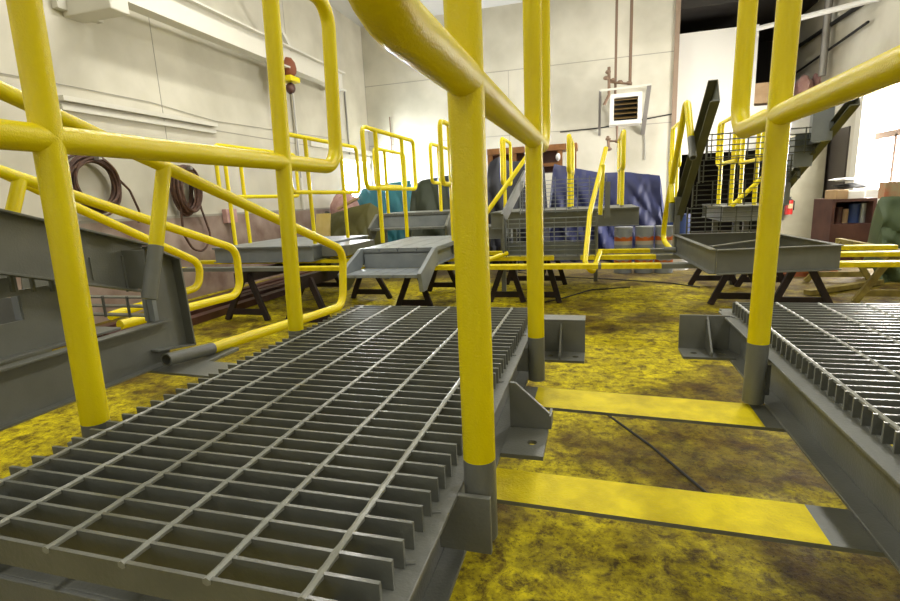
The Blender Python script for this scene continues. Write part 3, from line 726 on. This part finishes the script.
MB().bar((xa,hy-.02,H(600,91).z),(xb,hy-.02,H(650,85).z),.03,.03).bar((xa,hy-.02,H(600,91).z),(xa,W,H(600,91).z),.03,.03).bar((xb,hy-.02,H(650,85).z),(xb,W,H(650,85).z),.03,.03).build('hanger_frame', BEAMW, HT, smooth=False)
MB().bar((xa,hy-.02,H(600,91).z),(xa,W-.02,H(600,135,W).z),.04,.04).bar((xb-.02,hy-.02,H(648,85).z),(xb-.05,W-.02,H(644,134,W).z),.06,.05).build('strut', GALV, HT, smooth=False)
def pipe(px, ya_, yb2, name, label, r=.022, Y=W-.5, mt=COPPER):
    a = oy(px, ya_, Y); z = oy(px, yb2, Y).z
    o = MB().tube([(a.x,Y,min(a.z,ZC)),(a.x,Y,z)], r, 10).build(name, mt); tag(o, label, 'pipe'); return o
pipe(617, -6, 94, 'heater_pipe', 'left of two thin copper pipes dropping from the ceiling to the unit heater', .02)
pipe(632, -6, 84, 'heater_pipe', 'right of two thin copper pipes dropping from the ceiling to the unit heater', .024)
vp = thing('valve_assembly', 'rusty vertical valve pipes at the left side of the unit heater', 'valve', H(608,148))
MB().tube([H(609,67),H(609,95),H(604,105)], .024, 10).build('riser_pipe', COPPER, vp); MB().tube([H(610,82),H(632,84)], .018, 8).build('cross_pipe', COPPER, vp)
for q in ((608,72),(613,80),(620,82),(629,83),(606,78)): blob(H(*q), .045, 1, .8, .7, q[0]).build('valve', COPPER, vp)
MB().tube([H(617,126),H(617,141),H(609,141)], .02, 8).build('drain_pipe', COPPER, vp); MB().tube([H(608,136),H(609,151)], .024, 8).build('drain_pipe', COPPER, vp)
for q in ((608,139),(617,141),(609,149)): blob(H(*q), .045, 1, .8, .7, q[0]).build('valve', COPPER, vp)
o = T([H(660,0)+V((0,.5,0)), oy(560,132,W-.02), oy(600,128,W-.02), oy(672,114,W-.02)][1:], .010, .1, seg=6).build('wall_cable', BLACK); tag(o, 'dark cable running level across the back wall behind the unit heater', 'cable')
o = T([oy(645,160,W-.02), oy(645,143,W-.02), oy(644,126,W-.02)], .008, .1, seg=6).build('wall_cable', GALV); tag(o, 'thin grey cable dropping from the unit heater to the blue tarp', 'cable')

# right wall pipes
XP = XR-.06
def rp(a, b, r, name, label, mt=GALV, X=XP):
    o = MB().tube([ox(*a, X), ox(*b, X)], r, 10).build(name, mt); tag(o, label, 'pipe')
a = oy(752,30,9.0); b = ox(880,-2,XP)
o = MB().tube([a, b], .035, 10).build('ceiling_pipe', WHITE); tag(o, 'white pipe crossing diagonally in front of the dark recess at upper right', 'pipe')
rp((793,50), (868,0), .03, 'wall_pipe', 'upper dark pipe along the right wall over the recess', BLACK)
rp((793,75), (868,22), .018, 'wall_pipe', 'lower thin dark pipe along the right wall over the bundles', BLACK)
p1 = ox(822, 76, XP-.05); o = MB().tube([(p1.x,p1.y,p1.z),(p1.x,p1.y,ZC)], .05, 12).build('downpipe', GALV); tag(o, 'grey vertical downpipe in the corner at upper right above the pink bundles', 'pipe')
for k, (a_, b_, c_) in enumerate((((775,86),(792,100),CARD),)):
    pass
Yl = 9.36
def onledge(name, label, cat, x0, x1, ytop, mt, k):
    A_ = oy(x0, ytop, Yl); B_ = oy(x1, 104, Yl); zl = oy(780,104,9.3).z
    blob(V(((A_.x+B_.x)/2, Yl+.02, (A_.z+zl)/2)), 1, abs(B_.x-A_.x)/2, .25, (A_.z-zl)/2+.02, k, .3, 3)
    mm = blob(V(((A_.x+B_.x)/2, Yl+.05, (A_.z+zl)/2)), 1, abs(B_.x-A_.x)/2, .2, (A_.z-zl)/2, k, .3, 3)
    o = mm.build(name, mt); tag(o, label, cat)
onledge('fabric_bundle', 'pink wrapped bundle on the ledge of the upper right recess, left of the downpipe', 'bundle', 797, 811, 76, PINK, 1)
onledge('fabric_bundle', 'reddish folded bundle on the ledge of the upper right recess, right of the downpipe', 'bundle', 815, 819, 72, PINK, 2)
A_ = oy(754,84,9.36); B_ = oy(774,103,9.36); o = MB().box(A_.x,B_.x,9.32,9.6,oy(760,103,9.3).z,A_.z).build('cardboard_box', CARD, bevel=.005); tag(o, 'small cardboard box on the ledge left of the right yellow post top', 'box')
A_ = oy(788,92,9.36); o = blob(A_, .06, 1, 1, 1.2, 8).build('orange_tin', ORANGE); tag(o, 'small orange object on the recess ledge beside the right yellow post', 'container')

# fire extinguisher
fe = oy(789, 205, 8.5); FE = thing('fire_extinguisher', 'red fire extinguisher hanging on the cream pier behind the right stair', 'fire extinguisher', (fe.x, 8.5, fe.z-.2))
MB().tube([(fe.x,8.5,fe.z-.14),(fe.x,8.5,fe.z+.07)], .052, 14).build('cylinder_body', RED, FE); MB().tube([(fe.x,8.5,fe.z+.07),(fe.x,8.5,fe.z+.12)], .02, 10).build('valve_head', BLACK, FE)
MB().box(fe.x-.03,fe.x+.03,8.435,8.452,fe.z-.05,fe.z+.02).build('label_panel', CARD, FE)
MB().tube([(fe.x,8.5,fe.z+.10),(fe.x+.065,8.5,fe.z+.05),(fe.x+.065,8.5,fe.z-.08)], .009, 8).build('hose', BLACK, FE)
MB().box(fe.x-.03,fe.x+.03,8.56,8.6,fe.z-.1,fe.z+.1).build('wall_bracket', GALV, FE)

# ================================================================== STORED GOODS UNDER TARPS
def tarp(name, label, prof, Y, depth, mt, seed, fold=.09, nx=90, ny=30, sharp=14):
    """prof: photo points of the ridge line at depth Y; the sheet drapes down to the floor in front and behind"""
    P = [oy(x, y, Y) for x, y in prof]; mm = MB(); vs = []
    tot = P[-1].x-P[0].x
    def top(x):
        for a, b in zip(P, P[1:]):
            if x <= b.x+1e-6: f = (x-a.x)/(b.x-a.x); return a.z+(b.z-a.z)*f
        return P[-1].z
    for i in range(nx+1):
        x = P[0].x+tot*i/nx; zt = top(x)
        edge = min(i, nx-i)/nx; ez = min(1, edge*sharp)
        for j in range(-5, ny+1):
            if j < 0: f = -j/5; z = zt*(1-f*f*.9); y = Y+.15*f; amp = .02
            else:
                f = j/ny; z = zt*(1-f)**1.0; y = Y-depth*(f**.65); amp = fold*(.25+f)
            n = noise.noise(V((x*3.2+seed+f*1.5, f*1.1+(zt-1)*2, seed)))*.9+(.5-abs(noise.noise(V((x*4.5-f*2.5, f*1.4, seed*2)))*2.2))*.9+.3*noise.noise(V((x*14+f*5, f*4, seed*3)))
            xx = x+.05*f*noise.noise(V((x*4, f*3, seed+9)))
            vs.append(V((xx, y+n*amp*(1 if j >= 0 else .4)*ez + (depth*.2*(1-ez)), max(.005, z*(.25+.75*ez)+n*amp*.25*(f < .95)))))
    r = ny+6
    fs = [[i*r+j, i*r+j+1, (i+1)*r+j+1, (i+1)*r+j] for i in range(nx) for j in range(r-1)]
    # underside for thickness
    mm.add(vs, fs)
    o = mm.build(name, mt)
    s = o.modifiers.new('thickness', 'SOLIDIFY'); s.thickness = .004
    return tag(o, label, 'tarp')
tarp('tarp', 'teal tarp over stored goods in the far left corner', [(352,206),(362,189),(382,184),(405,181),(415,180)], 7.7, .4, T_TEAL, 1)
tarp('tarp', 'dark green tarp over stored goods behind the small stepped platform', [(408,190),(422,180),(440,177),(458,173),(476,176),(486,180)], 7.05, .5, T_GREEN, 2)
tarp('tarp', 'near-black navy tarp hanging over tall goods left of the second front post', [(484,175),(490,162),(498,157),(510,162),(530,160),(545,166),(549,172)], 6.55, .5, T_NAVY, 3, fold=.14)
tarp('tarp', 'bright blue tarp sloping down behind the middle stair, above the tin cans', [(545,162),(570,167),(600,173),(625,172),(655,175),(670,177)], 7.2, .4, T_BLUE, 4, fold=.16)
tarp('tarp', 'olive tarp bunched low behind the far left platform', [(318,222),(332,214),(352,207),(370,203),(384,212)], 6.6, .45, T_OLIVE, 5)
# goods frame: brown wooden rack above the dark tarp
wr = oy(486,160,7.5); RK = thing('wooden_rack', 'brown wooden rack showing above the dark navy tarp', 'rack', (oy(530,160,7.3).x, 7.4, 0))
xa, xb = oy(487,152,7.5).x, oy(577,152,7.5).x; za, zb2 = oy(530,146,7.5).z, oy(530,152,7.5).z
MB().box(xa,xb,7.5,8.0,zb2,za).build('shelf_board', BROWN, RK, smooth=False)
MB().box(xa+.05,xb-.25,7.7,8.0,zb2-.30,zb2).build('back_board', DRED, RK, smooth=False)
for x in (xa, xb-.28, xb-.08, (xa+xb)/2-.3): MB().box(x,x+.07,7.52,7.6,0,zb2).build('upright', BROWN, RK, smooth=False)
MB().box(xa+.2,xb-.25,7.54,7.64,zb2-.22,zb2-.17).build('cross_rail', BROWN, RK, smooth=False)
for px, lab in ((503,'left'),(558,'right')):
    q = oy(px,157,7.45); o = blob(V((q.x,7.455,q.z)), .035, 1,.8,1.6, px).build('paper_tag', PAPER); tag(o, 'small white crumpled tag on the %s part of the brown wooden rack' % lab, 'tag')
# plywood board and pink bag
a = oy(315,214,6.2); b = oy(331,236,6.2)
o = MB().hexa([(a.x,6.1,b.z-.25),(b.x,6.1,b.z-.25),(b.x,6.13,b.z-.25),(a.x,6.13,b.z-.25)],[(a.x-.04,6.3,a.z),(b.x-.04,6.3,a.z),(b.x-.04,6.33,a.z),(a.x-.04,6.33,a.z)]).build('plywood_board', mat('plywood', (.55,.42,.12), .6, c2=(.62,.5,.2), nscale=6)); tag(o, 'yellowish plywood board leaning left of the olive tarp', 'board')
q = oy(344,199,7.0); o = blob(V((q.x,7.0,q.z-.15)), .27, .75, .8, .95, 4, .35, 3).build('pink_sack', PINK); tag(o, 'pink and white sack at the left end of the teal tarp under the bright window', 'sack')
q = oy(355,202,6.3); o = MB().bar(oy(338,209,6.25), oy(358,198,6.3), .10, .03).build('cardboard_sheet', CARD); tag(o, 'pale folded cardboard sheet lying on the olive tarp', 'cardboard')
q = oy(303,213,6.9); o = blob(V((XL+.16,6.85,q.z-.25)), .25, .3, .6, 1.0, 6, .3, 3).build('green_sack', T_GREEN); tag(o, 'dark green sack standing against the left wall between the far railings', 'sack')

# tin cans, stacked two high
def can_label_mat():
    m = bpy.data.materials.new('can_label'); m.use_nodes = True; nt = m.node_tree; b = nt.nodes['Principled BSDF']
    tc = nt.nodes.new('ShaderNodeTexCoord'); sp = nt.nodes.new('ShaderNodeSeparateXYZ'); nt.links.new(tc.outputs['Object'], sp.inputs[0])
    r = nt.nodes.new('ShaderNodeValToRGB'); r.color_ramp.interpolation = 'CONSTANT'; e = r.color_ramp.elements
    e[0].position = 0; e[0].color = (.30,.33,.36,1); e[1].position = .06; e[1].color = (.55,.5,.42,1)
    for p, c in ((.105,(.62,.16,.03)),(.15,(.30,.33,.36))): x = e.new(p); x.color = (*c, 1)
    nt.links.new(sp.outputs['Z'], r.inputs['Fac']); nt.links.new(r.outputs['Color'], b.inputs['Base Color']); b.inputs['Metallic'].default_value = .4; b.inputs['Roughness'].default_value = .38
    return m
CANM = can_label_mat()
def can(x, y, z, label, r=.098, h=.262):
    root = thing('tin_can', label, 'can', (x, y, z), 'tin cans stacked under the blue tarp')
    MB().tube([(x,y,z+.004),(x,y,z+h-.008)], r, 20).build('can_body', CANM, root)
    MB().tube([(x,y,z+h-.012),(x,y,z+h)], r*1.03, 20).build('lid', SILV, root)
    T([(x-r*1.0,y-.01,z+h*.8),(x-r*.6,y-r*.95,z+h*.55),(x+r*.6,y-r*.95,z+h*.55),(x+r*1.0,y-.01,z+h*.8)], .004, .05, seg=6).build('wire_handle', GALV, root)
for (px, nm) in ((623,'left'),(644,'middle'),(664,'right')):
    q = oy(px, 250, 5.75)
    for k in (0, 1):
        can(q.x, 5.75, k*.264, '%s can of the three tin can stacks under the blue tarp, the %s one' % (nm, ('bottom','top')[k]))
q = oy(674, 235, 6.05)
DB = thing('drum', 'blue and white drum with a red diamond hazard mark left of the right stair', 'drum', (q.x+.03, 6.05, 0))
MB().tube([(q.x+.03,6.05,0),(q.x+.03,6.05,.30)], .14, 20).build('lower_body', PAPER, DB); MB().tube([(q.x+.03,6.05,.30),(q.x+.03,6.05,.62)], .14, 20).build('upper_body', BLUEP, DB)
cx, cy, cz = q.x-.04, 6.05-.135, .24
MB().prism([(cx-.06,cy,cz),(cx,cy-.004,cz-.06),(cx+.06,cy,cz),(cx,cy-.004,cz+.06)], (0,-.006,0)).build('hazard_diamond', RED, DB)
MB().tube([(q.x+.03,6.05,.62),(q.x+.03,6.05,.635)], .143, 20).build('lid', BLUEP, DB)

# ------------------------------------------------------------------ right side storage
def bx(name, label, cat, x0, y0, x1, y1, Y, dep, mt, zfloor=False, bevel=.006, group=None):
    A_ = oy(x0,y0,Y); B_ = oy(x1,y1,Y); o = MB().box(A_.x,B_.x,Y,Y+dep,0 if zfloor else B_.z,A_.z).build(name, mt, bevel=bevel); return tag(o, label, cat, group)
Yc = 6.2
CB = thing('storage_cabinet', 'dark red open steel cabinet at the right below the bright doorway', 'cabinet', (oy(845,240,Yc).x, Yc+.2, 0))
xa, xb = oy(831,220,Yc).x, oy(875,220,Yc).x; zt = oy(845,199,Yc).z; zm = oy(845,224,Yc).z
MB().box(xa,xa+.03,Yc,Yc+.5,0,zt).box(xb-.03,xb,Yc,Yc+.5,0,zt).box(xa+.03,xb-.03,Yc+.47,Yc+.5,0,zt).build('carcass', DRED, CB, smooth=False)
MB().box(xa+.03,xb-.03,Yc,Yc+.47,zt-.03,zt).build('top_panel', DRED, CB); MB().box(xa+.03,xb-.03,Yc,Yc+.47,zm-.03,zm).build('shelf', DRED, CB); MB().box(xa+.03,xb-.03,Yc,Yc+.03,.05,zm-.03).build('door', DRED, CB)
zs = zm+.001
def shelfcyl(px, r, h, nm, lab, mt):
    q = oy(px, 220, Yc+.12); o = MB().tube([(q.x,Yc+.17,zs),(q.x,Yc+.17,zs+h)], r, 16).build(nm, mt); tag(o, lab, 'container')
hh = zt-zm-.05
shelfcyl(840, .035, hh*.8, 'rusty_can', 'rusty brown can at the left of the dark red cabinet shelf', DRED)
shelfcyl(846.5, .03, hh*.7, 'pale_can', 'pale label can second from left on the dark red cabinet shelf', CARD)
shelfcyl(855, .055, hh*.95, 'blue_canister', 'dark blue canister in the middle of the dark red cabinet shelf', BLUEP)
shelfcyl(864, .036, hh*.97, 'silver_canister', 'silver white canister at the right of the dark red cabinet shelf', SILV)
bx('cardboard_box', 'brown cardboard box on the left of the cabinet top', 'box', 837,190,848,199, Yc+.05, .3, CARD)
bx('white_carton', 'white carton beside the cardboard box on the cabinet top', 'box', 850,191,865,198.5, Yc+.02, .3, PAPER)
q = oy(849,187,Yc+.2); o = blob(q+V((0,0,.012)), .15, 1.1, .7, .2, 3, .4, 3).build('black_bag', BLACK); tag(o, 'crumpled black plastic bag on top of the boxes on the cabinet', 'bag')
q = oy(846,184,Yc+.2); o = blob(q+V((0,0,.05)), .13, 1.2, .6, .14, 5, .4, 3).build('paper_sheets', PAPER); tag(o, 'loose white papers lying on the black bag on the cabinet', 'paper')
tarp('tarp', 'moss green sheet hanging over tall goods at the right edge of the photo', [(876,204),(882,197),(892,196),(905,197),(925,200)], 5.3, .22, T_MOSS, 8, fold=.1, nx=50, sharp=40)
bx('orange_box', 'faded orange box on top of the moss green sheet at the right edge', 'box', 886,182,902,198, 5.4, .12, mat('faded_orange', (.45,.16,.08), .6, c2=(.35,.3,.18), nscale=9))
# post and arm shape of the doorway outside
o = MB().box(XR+.1,XR+.14,dy1-.62,dy1-.56,.8,1.45).box(XR+.1,XR+.14,dy1-.95,dy1-.1,1.42,1.5).build('gate_arm', mat('faded_pink_steel', (.55,.40,.34), .6)); tag(o, 'pinkish post with a level arm standing in the bright doorway', 'post')
q = oz(812, 290, 0)
o = blob(V((2.9,5.6,.05)), 1, .3, .2, .10, 4, .5, 3).build('orange_heap', mat('orange_heap', (.4,.10,.03), .8, c2=(.16,.08,.05), nscale=14)); tag(o, 'low orange-brown heap on the floor behind the right stair sawhorses', 'heap')
o = MB().bar((2.55,4.4,.03),(3.3,4.95,.03),.06,.04).build('floor_plank', WOOD); tag(o, 'stained plank lying on the floor near the far right sawhorse', 'plank')
q0, q1 = oz(655,268,0), oz(690,273,0)
# stored dark pipes/rails on floor along the left wall
for k, (x, z, lab) in enumerate(((-2.9,.03,'nearest the wall'),(-2.72,.03,'second from the wall'),(-2.55,.035,'third from the wall'),(-2.36,.03,'furthest from the wall'))):
    o = MB().box(x-.05,x+.05,2.2+.1*k,5.9-.15*k,0,z*2).build('stored_bar', DRED, smooth=False); tag(o, 'long rust-brown steel bar lying on the floor along the left wall, %s' % lab, 'steel bar', 'rusty bars on the floor by the left wall')
# floor crack built as a thin black tube, and stray cords
p0 = oz(606,414,0); p1 = oz(707,494,0)
o = T([p0+(p0-p1)*.1, p0, p0.lerp(p1,.5)+V((.01,.01,0)), p1, p1+(p1-p0)*.12], .005, .1, seg=6).build('floor_line', BLACK); o.location.z += .002; tag(o, 'thin black crack line running diagonally over the floor between the two near beams', 'cord')
o = T([oz(*q,.006) for q in ((505,271),(560,277),(610,279),(670,283),(700,287))], .006, .1, seg=6).build('floor_line', BLACK); tag(o, 'dark cord lying across the far floor below the middle stair', 'cord')
o = T([oz(*q,.006) for q in ((545,302),(560,299),(590,290),(630,287))], .006, .1, seg=6).build('floor_line', BLACK); tag(o, 'short dark cord on the floor beside the middle sawhorse foot', 'cord')

# ================================================================== LIGHT
def area(name, loc, size, sy, power, rot=(0,0,0), c=(1,1,1)):
    l = bpy.data.lights.new(name, 'AREA'); l.shape = 'RECTANGLE'; l.size = size; l.size_y = sy; l.energy = power; l.color = c
    o = bpy.data.objects.new(name, l); col.objects.link(o); o.location = loc; o.rotation_euler = rot; return o
tube_m = mat('lit_tube', (1,1,1), .3, emit=(1,.97,.88), estr=3)
k = 0
for (x, y) in ((-1.6,.6),(2.4,.6),(-1.6,3.8),(2.4,3.8),(.4,6.6),(-1.2,-2.2),(2.2,-2.2)):
    k += 1
    where = {(-1.6,.6):'left side over the leftmost stair',(2.4,.6):'right side over the right front platform',(-1.6,3.8):'left side over the far left platform',(2.4,3.8):'right side over the tall stair',(.4,6.6):'far end before the tarps',(-1.2,-2.2):'behind the camera at left',(2.2,-2.2):'behind the camera at right'}[(x,y)]
    L = thing('ceiling_light', 'long white fluorescent ceiling fitting, ' + where, 'lamp', (x, y, ZC-.3), 'fluorescent ceiling fittings')
    MB().box(x-.15,x+.15,y-.65,y+.65,ZC-.08,ZC-.001).build('housing', WHITE, L)
    MB().tube([(x-.07,y-.6,ZC-.10),(x-.07,y+.6,ZC-.10)], .018, 8).build('tube', tube_m, L); MB().tube([(x+.07,y-.6,ZC-.10),(x+.07,y+.6,ZC-.10)], .018, 8).build('tube', tube_m, L)
    area('fitting_light', (x, y, ZC-.13), .3, 1.25, 9 if y < 0 else (23 if y < 1 else 38), c=(1,.97,.90))
glow_m = mat('added_glow_near', (.85,.88,.9), .3, emit=(.95,.98,1), estr=3.5)  # unseen glowing panels with sills, added to put glossy streaks on the posts
for n_, (x0_, x1_, y0_, y1_) in {3: (2.7, 3.1, YN, YN+.03), 4: (XL, XL+.03, -2.4, -2.0), 5: (-.8, -.5, YN, YN+.03)}.items():
    S(MB().box(x0_, x1_, y0_, y1_, 1.1, 2.6), 'window_%d' % n_, glow_m)
    S(MB().box(x0_-.06, x1_+.06, y0_, y1_+.02 if x0_ > XL else y1_+.06, 1.04, 1.10), 'trim_%d' % (n_+4), BEAMW)
area('daylight_left', (XL-.1, (wy0+wy1)/2, (wz0+wz1)/2), .6, 1.5, 120, (0, -PI/2, 0), (.92,.96,1))
area('daylight_right', (XR+.15, (dy0+dy1)/2, 1.4), 1.1, 1.4, 100, (0, PI/2, 0), (1,.97,.92))
wd = bpy.data.worlds.new('world'); sc.world = wd; wd.use_nodes = True
wd.node_tree.nodes['Background'].inputs[0].default_value = (.9,.95,1,1); wd.node_tree.nodes['Background'].inputs[1].default_value = .3
sc.view_settings.view_transform = 'Standard'; sc.view_settings.look = 'None'; sc.view_settings.gamma = 1; sc.view_settings.use_curve_mapping = False
sc.view_settings.exposure = .70
